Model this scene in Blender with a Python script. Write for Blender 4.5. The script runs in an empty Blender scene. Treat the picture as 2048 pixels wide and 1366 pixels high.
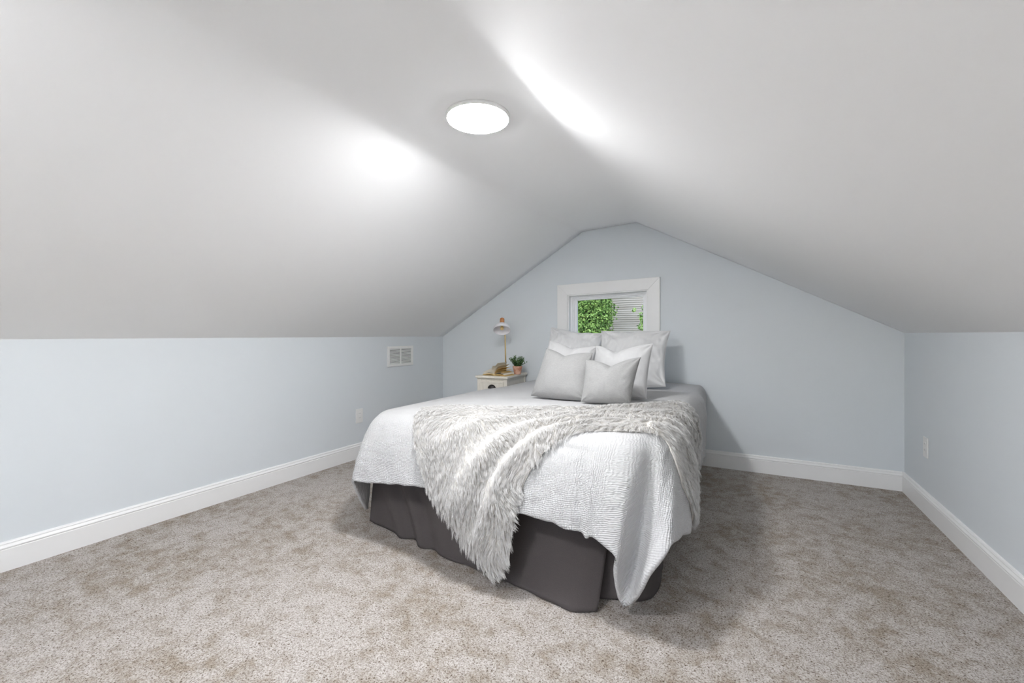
import bpy, bmesh, math, random
import numpy as np
from mathutils import Vector, Matrix, noise

C = bpy.context.scene.collection
sc = bpy.context.scene
R = math.radians
random.seed(7)

# ------------------------------------------------------------------ camera
cam_d = bpy.data.cameras.new('camera')
cam = bpy.data.objects.new('camera', cam_d); C.objects.link(cam)
cam.location = (0, 0, 1.08)
cam.rotation_euler = (R(90), 0, math.atan(470 / 874))
cam_d.sensor_fit = 'HORIZONTAL'; cam_d.sensor_width = 36
cam_d.lens = 874 / 2048 * 36
cam_d.shift_y = -14 / 2048
cam_d.clip_start = 0.02; cam_d.clip_end = 200
sc.camera = cam

# ------------------------------------------------------------------ colour management, world, lights
sc.view_settings.view_transform = 'Standard'
sc.view_settings.look = 'None'
sc.view_settings.gamma = 1
sc.view_settings.exposure = 1.22
sc.view_settings.use_curve_mapping = False
sc.cycles.use_denoising = True
sc.cycles.max_bounces = 10
sc.cycles.diffuse_bounces = 8
sc.cycles.sample_clamp_indirect = 8

w = bpy.data.worlds.new('world'); sc.world = w; w.use_nodes = True
nt = w.node_tree
sky = nt.nodes.new('ShaderNodeTexSky'); sky.sky_type = 'NISHITA'
sky.sun_disc = False; sky.sun_elevation = R(48); sky.sun_rotation = R(200)
bg = nt.nodes['Background']; bg.inputs[1].default_value = 0.17
nt.links.new(sky.outputs[0], bg.inputs[0])

sun_d = bpy.data.lights.new('sun', 'SUN'); sun_d.energy = 1.0; sun_d.angle = R(0.6)
sun_d.color = (1, 0.96, 0.9)
sun = bpy.data.objects.new('sun', sun_d); C.objects.link(sun)
sun.rotation_euler = (R(50), 0, R(32))      # high over the roof, onto the neighbour's wall

CEIL_LIGHT = 78.0        # radiance of the disc over the foot of the bed
REAR_FILL = 78.0        # radiance of the unseen disc added behind the camera as fill

fill_d = bpy.data.lights.new('rear_fill_area', 'AREA'); fill_d.shape = 'RECTANGLE'; fill_d.size = 1.7; fill_d.size_y = 0.95
fill_d.energy = 195; fill_d.color = (0.97, 0.985, 1.0)
fill_ob = bpy.data.objects.new('rear_fill_area', fill_d); C.objects.link(fill_ob)
fill_ob.location = (-0.75, -2.34, 1.15); fill_ob.rotation_euler = (R(90), 0, R(180))     # added fill light in a made-up rear opening, facing into the room

# room sizes
XL, XR, YB, YF = -2.99, 0.955, 3.932, -2.3
ZC = 2.04

# ------------------------------------------------------------------ helpers
def link(name, me, m=None, parent=None):
    o = bpy.data.objects.new(name, me); C.objects.link(o)
    if m is not None: me.materials.append(m)
    if parent is not None: o.parent = parent
    return o
def obj(name, bm, m=None, parent=None, smooth=False, bevel=0, seg=2):
    me = bpy.data.meshes.new(name); bm.normal_update(); bm.to_mesh(me); bm.free()
    if smooth:
        for p in me.polygons: p.use_smooth = True
    o = link(name, me, m, parent)
    if bevel:
        b = o.modifiers.new('bevel', 'BEVEL'); b.width = bevel; b.segments = seg; b.limit_method = 'ANGLE'
        b.angle_limit = R(40)
    return o
def thing(name, label, cat, loc=(0, 0, 0), rz=0, group=None):
    o = bpy.data.objects.new(name, None); C.objects.link(o); o.location = loc; o.rotation_euler = (0, 0, rz)
    o.empty_display_size = 0.05
    tag(o, label, cat, group); return o
def tag(o, label, cat, group=None, kind=None):
    o['label'] = label; o['category'] = cat
    if group: o['group'] = group
    if kind: o['kind'] = kind
    return o
def struct(name, bm, m, **k):
    o = obj(name, bm, m, **k); o['kind'] = 'structure'; return o
def box(bm, x0, x1, y0, y1, z0, z1):
    vs = [bm.verts.new(p) for p in ((x0,y0,z0),(x1,y0,z0),(x1,y1,z0),(x0,y1,z0),(x0,y0,z1),(x1,y0,z1),(x1,y1,z1),(x0,y1,z1))]
    for f in ((3,2,1,0),(4,5,6,7),(0,1,5,4),(1,2,6,5),(2,3,7,6),(3,0,4,7)):
        bm.faces.new([vs[i] for i in f])
    return vs
def bxm(x0, x1, y0, y1, z0, z1):
    bm = bmesh.new(); box(bm, x0, x1, y0, y1, z0, z1); return bm
def lathe(prof, n=48, cap0=True, cap1=True, M=None):
    bm = bmesh.new(); rings = []
    for r, z in prof:
        rings.append([bm.verts.new((r*math.cos(2*math.pi*i/n), r*math.sin(2*math.pi*i/n), z)) for i in range(n)])
    for a, b in zip(rings, rings[1:]):
        for i in range(n): bm.faces.new((a[i], a[(i+1) % n], b[(i+1) % n], b[i]))
    if cap0: bm.faces.new(rings[0][::-1])
    if cap1: bm.faces.new(rings[-1])
    if M is not None: bm.transform(M)
    bmesh.ops.recalc_face_normals(bm, faces=bm.faces)
    return bm
def tube(bm, pts, r, n=8):
    pts = [Vector(p) for p in pts]; rings = []
    for k, p in enumerate(pts):
        t = (pts[min(k+1, len(pts)-1)] - pts[max(k-1, 0)]).normalized()
        a = t.orthogonal().normalized(); b = t.cross(a)
        rr = r[k] if isinstance(r, (list, tuple)) else r
        rings.append([bm.verts.new(p + a*rr*math.cos(2*math.pi*i/n) + b*rr*math.sin(2*math.pi*i/n)) for i in range(n)])
    for x, y in zip(rings, rings[1:]):
        for i in range(n): bm.faces.new((x[i], x[(i+1) % n], y[(i+1) % n], y[i]))
    bm.faces.new(rings[0][::-1]); bm.faces.new(rings[-1])
def grid_mesh(P, close_u=False, uv=None):
    """P[j][i] numpy (nv,nu,3) -> mesh"""
    nv, nu = P.shape[:2]
    me = bpy.data.meshes.new('grid')
    idx = np.arange(nv*nu).reshape(nv, nu)
    if close_u: nxt = np.roll(idx, -1, axis=1); a, b = idx[:-1], nxt[:-1]; c, d = nxt[1:], idx[1:]
    else: a, b, c, d = idx[:-1, :-1], idx[:-1, 1:], idx[1:, 1:], idx[1:, :-1]
    F = np.stack([a, b, c, d], -1).reshape(-1, 4)
    me.from_pydata(P.reshape(-1, 3).tolist(), [], F.tolist())
    if uv is not None:
        UV = uv.reshape(-1, 2); l = me.uv_layers.new(name='uv')
        l.data.foreach_set('uv', UV[F.reshape(-1)].astype(np.float32).ravel())
    me.polygons.foreach_set('use_smooth', [True]*len(me.polygons))
    me.update(); return me

# ------------------------------------------------------------------ materials
def mat(name, col, rough=0.6, spec=0.3, metal=0.0):
    m = bpy.data.materials.new(name); m.use_nodes = True
    b = m.node_tree.nodes['Principled BSDF']
    b.inputs['Base Color'].default_value = (*col, 1); b.inputs['Roughness'].default_value = rough
    b.inputs['Specular IOR Level'].default_value = spec; b.inputs['Metallic'].default_value = metal
    return m
def N(m, t, **k):
    n = m.node_tree.nodes.new('ShaderNode' + t)
    for a, v in k.items(): setattr(n, a, v)
    return n
def L(m, a, b): m.node_tree.links.new(a, b)
def bsdf(m): return m.node_tree.nodes['Principled BSDF']
def coords(m, kind='Object'): return N(m, 'TexCoord').outputs[kind]
def add_noise(m, c1, c2, scale, detail=4, bump=0.0, dist=0.002, vec=None, stretch=None, lo=0.35, hi=0.65, rough=0.55):
    v = vec or coords(m)
    if stretch:
        mp = N(m, 'Mapping'); mp.inputs['Scale'].default_value = stretch; L(m, v, mp.inputs[0]); v = mp.outputs[0]
    n = N(m, 'TexNoise'); n.inputs['Scale'].default_value = scale; n.inputs['Detail'].default_value = detail
    n.inputs['Roughness'].default_value = rough
    L(m, v, n.inputs['Vector'])
    r = N(m, 'ValToRGB'); r.color_ramp.elements[0].position = lo; r.color_ramp.elements[1].position = hi
    r.color_ramp.elements[0].color = (*c1, 1); r.color_ramp.elements[1].color = (*c2, 1)
    L(m, n.outputs[0], r.inputs[0]); L(m, r.outputs[0], bsdf(m).inputs['Base Color'])
    if bump:
        b = N(m, 'Bump'); b.inputs['Strength'].default_value = bump; b.inputs['Distance'].default_value = dist
        L(m, n.outputs[0], b.inputs['Height']); L(m, b.outputs[0], bsdf(m).inputs['Normal'])
    return n
def bump_only(m, scale, strength, dist, detail=3):
    n = N(m, 'TexNoise'); n.inputs['Scale'].default_value = scale; n.inputs['Detail'].default_value = detail
    L(m, coords(m), n.inputs['Vector'])
    b = N(m, 'Bump'); b.inputs['Strength'].default_value = strength; b.inputs['Distance'].default_value = dist
    L(m, n.outputs[0], b.inputs['Height']); L(m, b.outputs[0], bsdf(m).inputs['Normal'])

M_wall = mat('blue_grey_paint', (0.675, 0.712, 0.738), 0.75, 0.2); bump_only(M_wall, 180, 0.06, 0.001)
M_ceil = mat('white_ceiling_paint', (0.88, 0.885, 0.89), 0.7, 0.2); bump_only(M_ceil, 150, 0.08, 0.001)
M_trim = mat('white_gloss_trim', (0.82, 0.82, 0.815), 0.35, 0.4)
M_vinyl = mat('white_window_vinyl', (0.90, 0.90, 0.915), 0.35, 0.4)
M_plast = mat('white_plastic', (0.80, 0.80, 0.79), 0.35, 0.4)
M_slot = mat('shadowed_slot', (0.30, 0.30, 0.30), 0.6, 0.2)
M_dark = mat('dark_recess', (0.03, 0.03, 0.032), 0.8, 0.1)

M_carpet = mat('beige_grey_carpet', (0.5, 0.47, 0.44), 0.95, 0.05)
def carpet():
    m = M_carpet; co = coords(m)
    def noise_(scale, detail, rough=0.6, dist=0):
        n = N(m, 'TexNoise'); n.inputs['Scale'].default_value = scale; n.inputs['Detail'].default_value = detail
        n.inputs['Roughness'].default_value = rough; n.inputs['Distortion'].default_value = dist
        L(m, co, n.inputs['Vector']); return n.outputs[0]
    fine = noise_(170, 4, 0.75, 0.8); mid = noise_(13, 6, 0.72, 0.3); big = noise_(1.6, 3)
    r1 = N(m, 'ValToRGB'); e = r1.color_ramp.elements
    e[0].position = 0.36; e[0].color = (0.090, 0.062, 0.042, 1); e[1].position = 0.58; e[1].color = (0.56, 0.54, 0.518, 1)
    e2 = r1.color_ramp.elements.new(0.46); e2.color = (0.38, 0.347, 0.318, 1)
    L(m, fine, r1.inputs[0])
    r2 = N(m, 'ValToRGB'); e = r2.color_ramp.elements
    e[0].position = 0.34; e[0].color = (0.70, 0.64, 0.565, 1); e[1].position = 0.58; e[1].color = (1.05, 1.04, 1.04, 1)
    ma = N(m, 'Math', operation='ADD'); ma.inputs[1].default_value = -0.25
    mb = N(m, 'Math', operation='MULTIPLY'); mb.inputs[1].default_value = 0.5
    L(m, big, mb.inputs[0])
    mc = N(m, 'Math', operation='ADD'); L(m, mid, ma.inputs[0]); L(m, ma.outputs[0], mc.inputs[0]); L(m, mb.outputs[0], mc.inputs[1])
    L(m, mc.outputs[0], r2.inputs[0])
    mx = N(m, 'MixRGB', blend_type='MULTIPLY'); mx.inputs[0].default_value = 1
    L(m, r1.outputs[0], mx.inputs[1]); L(m, r2.outputs[0], mx.inputs[2]); L(m, mx.outputs[0], bsdf(m).inputs['Base Color'])
    b = N(m, 'Bump'); b.inputs['Strength'].default_value = 0.7; b.inputs['Distance'].default_value = 0.006
    L(m, fine, b.inputs['Height']); L(m, b.outputs[0], bsdf(m).inputs['Normal'])
carpet()

M_light = bpy.data.materials.new('lit_diffuser'); M_light.use_nodes = True
def emit(m, strength, col=(0.985, 0.99, 1.0)):
    b = bsdf(m); b.inputs['Emission Color'].default_value = (*col, 1); b.inputs['Emission Strength'].default_value = strength
    b.inputs['Base Color'].default_value = (0.8, 0.8, 0.8, 1)
emit(M_light, CEIL_LIGHT)
M_light2 = bpy.data.materials.new('rear_fill_diffuser'); M_light2.use_nodes = True; emit(M_light2, REAR_FILL)

# ------------------------------------------------------------------ room shell
T = 0.12
bm = bxm(XL-T, XR+T, YF-T, YB+T, -0.15, 0); fl = struct('floor', bm, M_carpet)

# knee walls
struct('wall_left', bxm(XL-T, XL, YF-T, YB+T, 0, 1.062), M_wall)
struct('wall_right', bxm(XR, XR+T, YF-T, YB+T, 0, 1.092), M_wall)

# window opening in the gable wall
WX0, WX1, WZ0, WZ1 = -1.503, -0.761, 0.80, 1.460
def gable(y0, y1, hole=None):
    prof = [(XL-T, 0), (XR+T, 0), (XR+T, 1.10), (XR, 1.10), (-0.862, 2.085), (-1.358, 2.058), (XL, 1.07), (XL-T, 1.07)]
    bm = bmesh.new()
    if hole is None:
        a = [bm.verts.new((x, y0, z)) for x, z in prof]; b = [bm.verts.new((x, y1, z)) for x, z in prof]
        bm.faces.new(a); bm.faces.new(b[::-1])
        for i in range(len(a)):
            j = (i+1) % len(a); bm.faces.new((a[j], a[i], b[i], b[j]))
        return bm
    x0, x1, z0, z1 = hole
    hz = [(x0, z0), (x1, z0), (x1, z1+0.012), (x0, z1-0.006)]
    for y, flip in ((y0, 0), (y1, 1)):
        o = [bm.verts.new((x, y, z)) for x, z in prof]; h = [bm.verts.new((x, y, z)) for x, z in hz]
        fs = [(o[0], o[1], h[1], h[0]), (o[1], o[2], o[3], h[2], h[1]), (o[3], o[4], h[2]), (o[4], o[5], h[3], h[2]),
              (o[5], o[6], h[3]), (o[6], o[7], o[0], h[0], h[3])]
        for f in fs: bm.faces.new(f if not flip else f[::-1])
        if not flip: o1, h1 = o, h
        else:
            for A, B in ((o1, o), (h1, h)):
                for i in range(len(A)):
                    j = (i+1) % len(A); bm.faces.new((A[i], A[j], B[j], B[i]))
    bmesh.ops.recalc_face_normals(bm, faces=bm.faces)
    return bm
struct('wall_back', gable(YB, YB+0.14, (WX0, WX1, WZ0, WZ1)), M_wall)
struct('wall_front', gable(YF-0.14, YF, (-1.62, 0.12, 0.64, 1.60)), M_wall)  # opening is made up, cut for the added rear fill light

# ceiling: one folded sheet, soft taped folds, flat strip along the middle
def ceil_profile(y):
    k = max(0.0, min(1.0, (y-2.6)/1.35)); k = k*k*(3-2*k)
    lx = -1.412 + 0.054*k; rx = -0.768 - 0.094*k
    lz = 2.034 + 0.012*k; rz = 2.034 + 0.038*k
    pts = [(XL-0.02, 1.045), (XL, 1.058), (-2.35, 1.446), (lx, lz), (rx, rz), (-0.2, rz-(rx+0.2)*-0.5475 if False else 0), (XR, 1.09), (XR+0.02, 1.082)]
    s = (1.09-rz)/(XR-rx)
    pts[5] = (-0.2, rz+s*(-0.2-rx)+0.004)
    return pts
def rounded(pts, rads, n=7):
    out = [pts[0]]
    for i in range(1, len(pts)-1):
        p0, p, p1 = Vector(pts[i-1]), Vector(pts[i]), Vector(pts[i+1]); r = rads[i]
        a = p + (p0-p).normalized()*r; b = p + (p1-p).normalized()*r
        for k in range(n):
            t = k/(n-1); out.append(tuple((1-t)**2*a + 2*t*(1-t)*p + t*t*b))
    out.append(pts[-1]); return out
ys = np.linspace(YF-0.02, YB+0.005, 60); rows = []
for y in ys:
    k = max(0.0, min(1.0, (3.95-y)/1.0))
    rr = [0, 0.004, 0.10, 0.02+0.05*k, 0.02+0.045*k, 0.2, 0.004, 0]
    rows.append([(x, y, z) for x, z in rounded(ceil_profile(y), rr)])
P = np.array(rows)
me = grid_mesh(P)
ce = link('ceiling', me, M_ceil); ce['kind'] = 'structure'
s_ = ce.modifiers.new('thickness', 'SOLIDIFY'); s_.thickness = 0.05; s_.offset = 1

# outer roof above the ceiling keeps the sky out
# baseboards: flat board with a stepped cap
BP = [(0, 0), (0.015, 0), (0.015, 0.098), (0.0135, 0.102), (0.0165, 0.106), (0.0165, 0.110), (0.0115, 0.119), (0.0105, 0.122), (0.012, 0.125), (0.009, 0.131), (0, 0.1335)]
def baseboard(name, a, b, nrm):
    bm = bmesh.new(); A, B, n = Vector(a), Vector(b), Vector(nrm)
    va = [bm.verts.new(A + n*x + Vector((0, 0, z))) for x, z in BP]; vb = [bm.verts.new(B + n*x + Vector((0, 0, z))) for x, z in BP]
    for i in range(len(BP)-1): bm.faces.new((va[i], va[i+1], vb[i+1], vb[i]))
    bm.faces.new(va); bm.faces.new(vb[::-1])
    bmesh.ops.recalc_face_normals(bm, faces=bm.faces)
    struct(name, bm, M_trim)
baseboard('baseboard_left', (XL, YF, 0), (XL, YB, 0), (1, 0, 0))
baseboard('baseboard_right', (XR, YF, 0), (XR, YB, 0), (-1, 0, 0))
baseboard('baseboard_back', (XL+0.012, YB, 0), (XR-0.012, YB, 0), (0, -1, 0))
baseboard('baseboard_front', (XL+0.012, YF, 0), (XR-0.012, YF, 0), (0, 1, 0))

# ------------------------------------------------------------------ window: casing, jamb, sash, glass
def board(bm, quad, y0, y1):
    a = [bm.verts.new((x, y0, z)) for x, z in quad]; b = [bm.verts.new((x, y1, z)) for x, z in quad]
    bm.faces.new(a); bm.faces.new(b[::-1])
    for i in range(4):
        j = (i+1) % 4; bm.faces.new((a[j], a[i], b[i], b[j]))
win = bpy.data.objects.new('window_1', None); C.objects.link(win); win['kind'] = 'structure'
O_ = [(-1.610, 0.70), (-0.660, 0.70), (-0.660, 1.5775), (-1.610, 1.5535)]       # outer outline of the casing
I_ = [(-1.503, 0.80), (-0.761, 0.80), (-0.761, 1.471), (-1.503, 1.454)]
for q in ((0, 1), (1, 2), (2, 3), (3, 0)):
    bm = bmesh.new(); board(bm, [O_[q[0]], O_[q[1]], I_[q[1]], I_[q[0]]], YB-0.020, YB+0.001)
    bmesh.ops.recalc_face_normals(bm, faces=bm.faces)
    obj('window_casing', bm, M_trim, win, bevel=0.0025)
def ring(o, i, y0, y1):
    bm = bmesh.new()
    for k in range(4):
        j = (k+1) % 4; board(bm, [o[k], o[j], i[j], i[k]], y0, y1)
    bmesh.ops.recalc_face_normals(bm, faces=bm.faces); return bm
def inset(q, l, r, b, t):
    return [(q[0][0]+l, q[0][1]+b), (q[1][0]-r, q[1][1]+b), (q[2][0]-r, q[2][1]-t), (q[3][0]+l, q[3][1]-t)]
J1 = inset(I_, 0.012, 0.012, 0.012, 0.010)
obj('window_jamb', ring(I_, J1, YB-0.014, YB+0.12), M_trim, win, bevel=0.0015)
J2 = inset(J1, 0.020, 0.016, 0.02, 0.014)
obj('window_frame', ring(J1, J2, YB+0.030, YB+0.10), M_vinyl, win, bevel=0.0015)
J3 = inset(J2, 0.010, 0.008, 0.012, 0.012)
obj('window_track', ring(J2, J3, YB+0.045, YB+0.10), M_vinyl, win, bevel=0.001)
J4 = inset(J3, 0.024, 0.020, 0.028, 0.014)
obj('window_sash', ring(J3, J4, YB+0.055, YB+0.085), M_vinyl, win, bevel=0.002)
M_glass = bpy.data.materials.new('clear_pane'); M_glass.use_nodes = True
g = M_glass.node_tree; g.nodes.remove(g.nodes['Principled BSDF'])
tr = g.nodes.new('ShaderNodeBsdfTransparent'); tr.inputs[0].default_value = (0.96, 0.97, 0.965, 1)
gl = g.nodes.new('ShaderNodeBsdfGlossy'); gl.inputs['Roughness'].default_value = 0.01
mx = g.nodes.new('ShaderNodeMixShader'); mx.inputs[0].default_value = 0.012
g.links.new(tr.outputs[0], mx.inputs[1]); g.links.new(gl.outputs[0], mx.inputs[2]); g.links.new(mx.outputs[0], g.nodes['Material Output'].inputs[0])
bm = bmesh.new(); board(bm, J4, YB+0.068, YB+0.071); bmesh.ops.recalc_face_normals(bm, faces=bm.faces)
obj('window_pane', bm, M_glass, win)
obj('sash_latch', bxm(J3[3][0]-0.006, J3[3][0]+0.004, YB+0.040, YB+0.056, J3[3][1]-0.055, J3[3][1]-0.012), M_vinyl, win, bevel=0.002)

fill_win = bpy.data.objects.new('rear_fill_window', None); C.objects.link(fill_win); fill_win['kind'] = 'structure'  # made-up window out of view, framing the added fill light
W0 = [(-1.69, 0.56), (0.19, 0.56), (0.19, 1.675), (-1.69, 1.665)]; W1 = [(-1.62, 0.64), (0.12, 0.64), (0.12, 1.612), (-1.62, 1.594)]
obj('window_casing', ring(W0, W1, YF-0.001, YF+0.02), M_trim, fill_win, bevel=0.0025)
obj('window_frame', ring(W1, inset(W1, 0.03, 0.03, 0.03, 0.03), YF-0.12, YF-0.09), M_vinyl, fill_win, bevel=0.0015)

# ------------------------------------------------------------------ ceiling lights
def ceiling_disc(loc, m, label):
    t = thing('ceiling_light', label, 'ceiling light', loc)
    r = 0.139
    obj('housing', lathe([(r-0.01, 0), (r, -0.002), (r, -0.015), (r-0.002, -0.017), (r-0.005, -0.0172)], 72, True, True), M_plast, t, smooth=True)
    obj('diffuser', lathe([(r-0.005, -0.0165), (r-0.006, -0.0180), (r-0.012, -0.0195), (r-0.03, -0.0205), (0.002, -0.021)], 72, True, True), m, t, smooth=True)
    return t
ceiling_disc((-1.036, 1.612, 2.036), M_light, 'round flush white ceiling light glowing on the flat ceiling strip over the bed')
ceiling_disc((-1.060, -0.15, 2.036), M_light2, 'added round fill light on the ceiling behind the viewer, out of view')  # made-up disc out of view, added to brighten the room

# ------------------------------------------------------------------ vent grille on left wall
v = thing('vent_grille', 'white metal return air grille with two columns of louvres high on the left wall', 'vent', (XL, 3.2515, 0.870))
hw, hh = 0.180, 0.0975
def fr_ring(bm, y0, y1, z0, z1, a0, a1, b0, b1, x0, x1):
    box(bm, x0, x1, y0, y1, z0, b0); box(bm, x0, x1, y0, y1, b1, z1); box(bm, x0, x1, y0, a0, b0, b1); box(bm, x0, x1, a1, y1, b0, b1)
bm = bmesh.new(); fr_ring(bm, -hw, hw, -hh, hh, -0.150, 0.150, -0.072, 0.072, 0.0005, 0.008)
obj('frame', bm, M_plast, v, bevel=0.0015)
obj('center_bar', bxm(0.001, 0.0075, -0.008, 0.008, -0.073, 0.073), M_plast, v, bevel=0.001)
obj('duct_backing', bxm(-0.0003, 0.0004, -0.151, 0.151, -0.0735, 0.0735), M_dark, v)
for y0, y1 in ((-0.151, -0.007), (0.007, 0.151)):
    for k in range(12):
        z = -0.066 + 0.012*k
        bm = bmesh.new(); vs = box(bm, -0.0009, 0.0089, y0, y1, -0.0006, 0.0006)
        bm.transform(Matrix.Translation((0, 0, z)) @ Matrix.Translation((0.004, 0, 0)) @ Matrix.Rotation(R(50), 4, 'Y') @ Matrix.Translation((-0.004, 0, 0)))
        obj('louver', bm, M_plast, v)

# ------------------------------------------------------------------ outlets
def outlet(name, loc, rz, label, deco):
    t = thing(name, label, 'outlet', loc, rz, 'wall outlets')
    obj('cover_plate', bxm(-0.039, 0.039, 0.0004, 0.006, -0.061, 0.061), M_plast, t, bevel=0.003)   # sticks out along +y locally
    for s in (-1, 1):
        if deco: obj('receptacle', bxm(-0.017, 0.017, 0.004, 0.0078, s*0.0175-0.0165, s*0.0175+0.0165), M_plast, t, bevel=0.002)
        else: obj('receptacle', lathe([(0.0165, 0), (0.0165, 0.0025), (0.015, 0.0035)], 24, M=Matrix.Translation((0, 0.005, s*0.0195)) @ Matrix.Rotation(R(-90), 4, 'X')), M_plast, t)
        for q in (-1, 1):
            obj('slot', bxm(q*0.0062-0.0011, q*0.0062+0.0011, 0.0078 if deco else 0.0085, 0.0083 if deco else 0.0088, s*0.0185-0.001, s*0.0185+0.0065), M_slot, t)
    obj('screw', lathe([(0.0028, 0), (0.0028, 0.0012), (0.0015, 0.0018)], 12, M=Matrix.Translation((0, 0.006, 0)) @ Matrix.Rotation(R(-90), 4, 'X')), M_plast, t)
outlet('wall_outlet', (XL, 2.734, 0.3685), R(-90), 'white outlet cover on the left wall, beside the foot of the bed', True)
outlet('wall_outlet', (XR, 3.512, 0.397), R(90), 'white outlet cover on the right wall, past the bed near the corner', False)

# ------------------------------------------------------------------ bed: base, mattress, skirt panels
bed = thing('bed', 'low bed with a charcoal brown pleated bed skirt, head against the gable wall', 'bed', (-1.12, 2.86, 0))
BO = Vector((-1.12, 2.86, 0))
M_tick = mat('mattress_ticking', (0.75, 0.74, 0.72), 0.8, 0.1); bump_only(M_tick, 60, 0.2, 0.003)
M_skirt = mat('charcoal_brown_cotton', (0.046, 0.037, 0.036), 0.85, 0.25)
add_noise(M_skirt, (0.062, 0.055, 0.054), (0.085, 0.073, 0.072), 600, 3, 0.15, 0.0006)
def loc(bm): bm.transform(Matrix.Translation(-BO)); return bm
obj('box_spring', loc(bxm(-1.81, -0.385, 1.90, 3.88, 0.10, 0.335)), M_tick, bed, bevel=0.02, seg=3)
obj('mattress', loc(bxm(-1.81, -0.385, 1.90, 3.88, 0.335, 0.600)), M_tick, bed, bevel=0.045, seg=4)
for x in (-1.78, -0.46):
    for y in (2.0, 3.78): obj('leg', loc(bxm(x-0.03, x+0.03, y-0.03, y+0.03, 0.001, 0.10)), M_dark, bed)

def interp_curve(keys, s):
    """keys: list of (s, x, y, z...) -> monotone-ish cubic interpolation at s (numpy array)"""
    K = np.array(keys, float); t = K[:, 0]; V = K[:, 1:]
    m = np.gradient(V, t, axis=0)
    i = np.clip(np.searchsorted(t, s, side='right')-1, 0, len(t)-2)
    h = (t[i+1]-t[i])[:, None]; u = ((s-t[i])/(t[i+1]-t[i]))[:, None]; u = np.clip(u, 0, 1)
    h00 = 2*u**3-3*u**2+1; h10 = u**3-2*u**2+u; h01 = -2*u**3+3*u**2; h11 = u**3-u**2
    return h00*V[i]+h10*h*m[i]+h01*V[i+1]+h11*h*m[i+1]
def skirt_panel(top, bot, wave, label=None, n=160, rows=26, thick=0.003):
    """top and bottom as lists of (s, x, y, z), s from 0 to 1; wave(s, t) is the outward push of the folds"""
    s = np.linspace(0, 1, n); A = interp_curve(top, s); B = interp_curve(bot, s); t = np.linspace(0, 1, rows)[:, None, None]
    belly = (t*(1-t))
    P = A[None]*(1-t)+B[None]*t
    d = np.gradient(A, axis=0); nn = np.stack([d[:, 1], -d[:, 0], 0*d[:, 0]], -1); nn /= np.linalg.norm(nn, axis=1)[:, None]+1e-9
    tt = np.linspace(0, 1, rows)
    W = np.array([[wave(a, b) for a in s] for b in tt])
    P = P + nn[None]*W[..., None]
    P[..., 0] -= BO.x; P[..., 1] -= BO.y
    o = link('skirt_panel', grid_mesh(P[::-1]), M_skirt, bed)
    md = o.modifiers.new('thickness', 'SOLIDIFY'); md.thickness = thick; md.offset = 0
    if label: o['label'] = label
    return o
def g_(x, c, w): return math.exp(-((x-c)/w)**2)
def front_wave(s, t):
    # slanting soft folds in the left half, pulled diagonally, calmer towards the right split
    q = s - 0.17*t
    a = 0.011*g_(q, 0.02, 0.035) - 0.008*g_(q, 0.075, 0.03) + 0.012*g_(q, 0.13, 0.03) - 0.008*g_(q, 0.18, 0.03) + 0.007*g_(q, 0.26, 0.05) - 0.005*g_(q, 0.34, 0.05)
    r = 0.010*g_(s, 0.86-0.10*t, 0.10)*t + 0.004*math.sin(9*s+3*t)
    k = min(1, t*1.2+0.35)
    a *= 2.0; a += 0.004*math.sin(38*q+1.0)*g_(q, 0.2, 0.22)
    return (a+r)*k + 0.0015*math.sin(70*s+6*t)*t
ft = [(0, -1.900, 1.865, .375), (0.5, -1.20, 1.860, .375), (1, -0.500, 1.855, .375)]
fb = [(0, -1.905, 1.822, .012), (0.09, -1.761, 1.801, .004), (0.25, -1.533, 1.758, .004), (0.43, -1.256, 1.706, .004), (0.58, -1.069, 1.682, .005),
      (0.76, -0.843, 1.657, .006), (0.90, -0.657, 1.612, .004), (0.96, -0.580, 1.607, .004), (1, -0.511, 1.648, .006)]
skirt_panel(ft, fb, front_wave)
# corner insert behind the split: runs from inside the front panel round the corner
ct = [(0, -0.66, 1.868, .375), (0.4, -0.45, 1.866, .375), (0.62, -0.365, 1.885, .375), (0.75, -0.352, 1.93, .375), (1, -0.350, 2.12, .375)]
cb = [(0, -0.64, 1.790, .006), (0.30, -0.52, 1.745, .006), (0.48, -0.43, 1.765, .006), (0.62, -0.362, 1.815, .006), (0.72, -0.335, 1.880, .006), (1, -0.343, 2.10, .006)]
skirt_panel(ct, cb, lambda s, t: 0.012*g_(s, 0.28, 0.07)*(1-0.3*t) - 0.01*g_(s, 0.42, 0.07)+0.006*g_(s, 0.66, 0.05))
rt = [(0, -0.356, 2.06, .375), (0.5, -0.358, 3.0, .375), (1, -0.36, 3.86, .375)]
rb = [(0, -0.352, 2.04, .006), (0.5, -0.352, 3.0, .006), (1, -0.355, 3.86, .006)]
skirt_panel(rt, rb, lambda s, t: 0.008*math.sin(22*s+2*t)*t + 0.006*math.sin(51*s)*t)
lt = [(0, -1.825, 3.86, .375), (0.35, -1.828, 3.2, .375), (0.5, -1.885, 2.9, .375), (1, -1.895, 1.872, .375)]
lb = [(0, -1.828, 3.86, .006), (0.35, -1.830, 3.2, .006), (0.5, -1.890, 2.9, .006), (0.9, -1.91, 2.0, .006), (1, -1.915, 1.845, .006)]
skirt_panel(lt, lb, lambda s, t: 0.008*math.sin(24*s+2*t)*t + 0.006*math.sin(47*s)*t)

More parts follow.
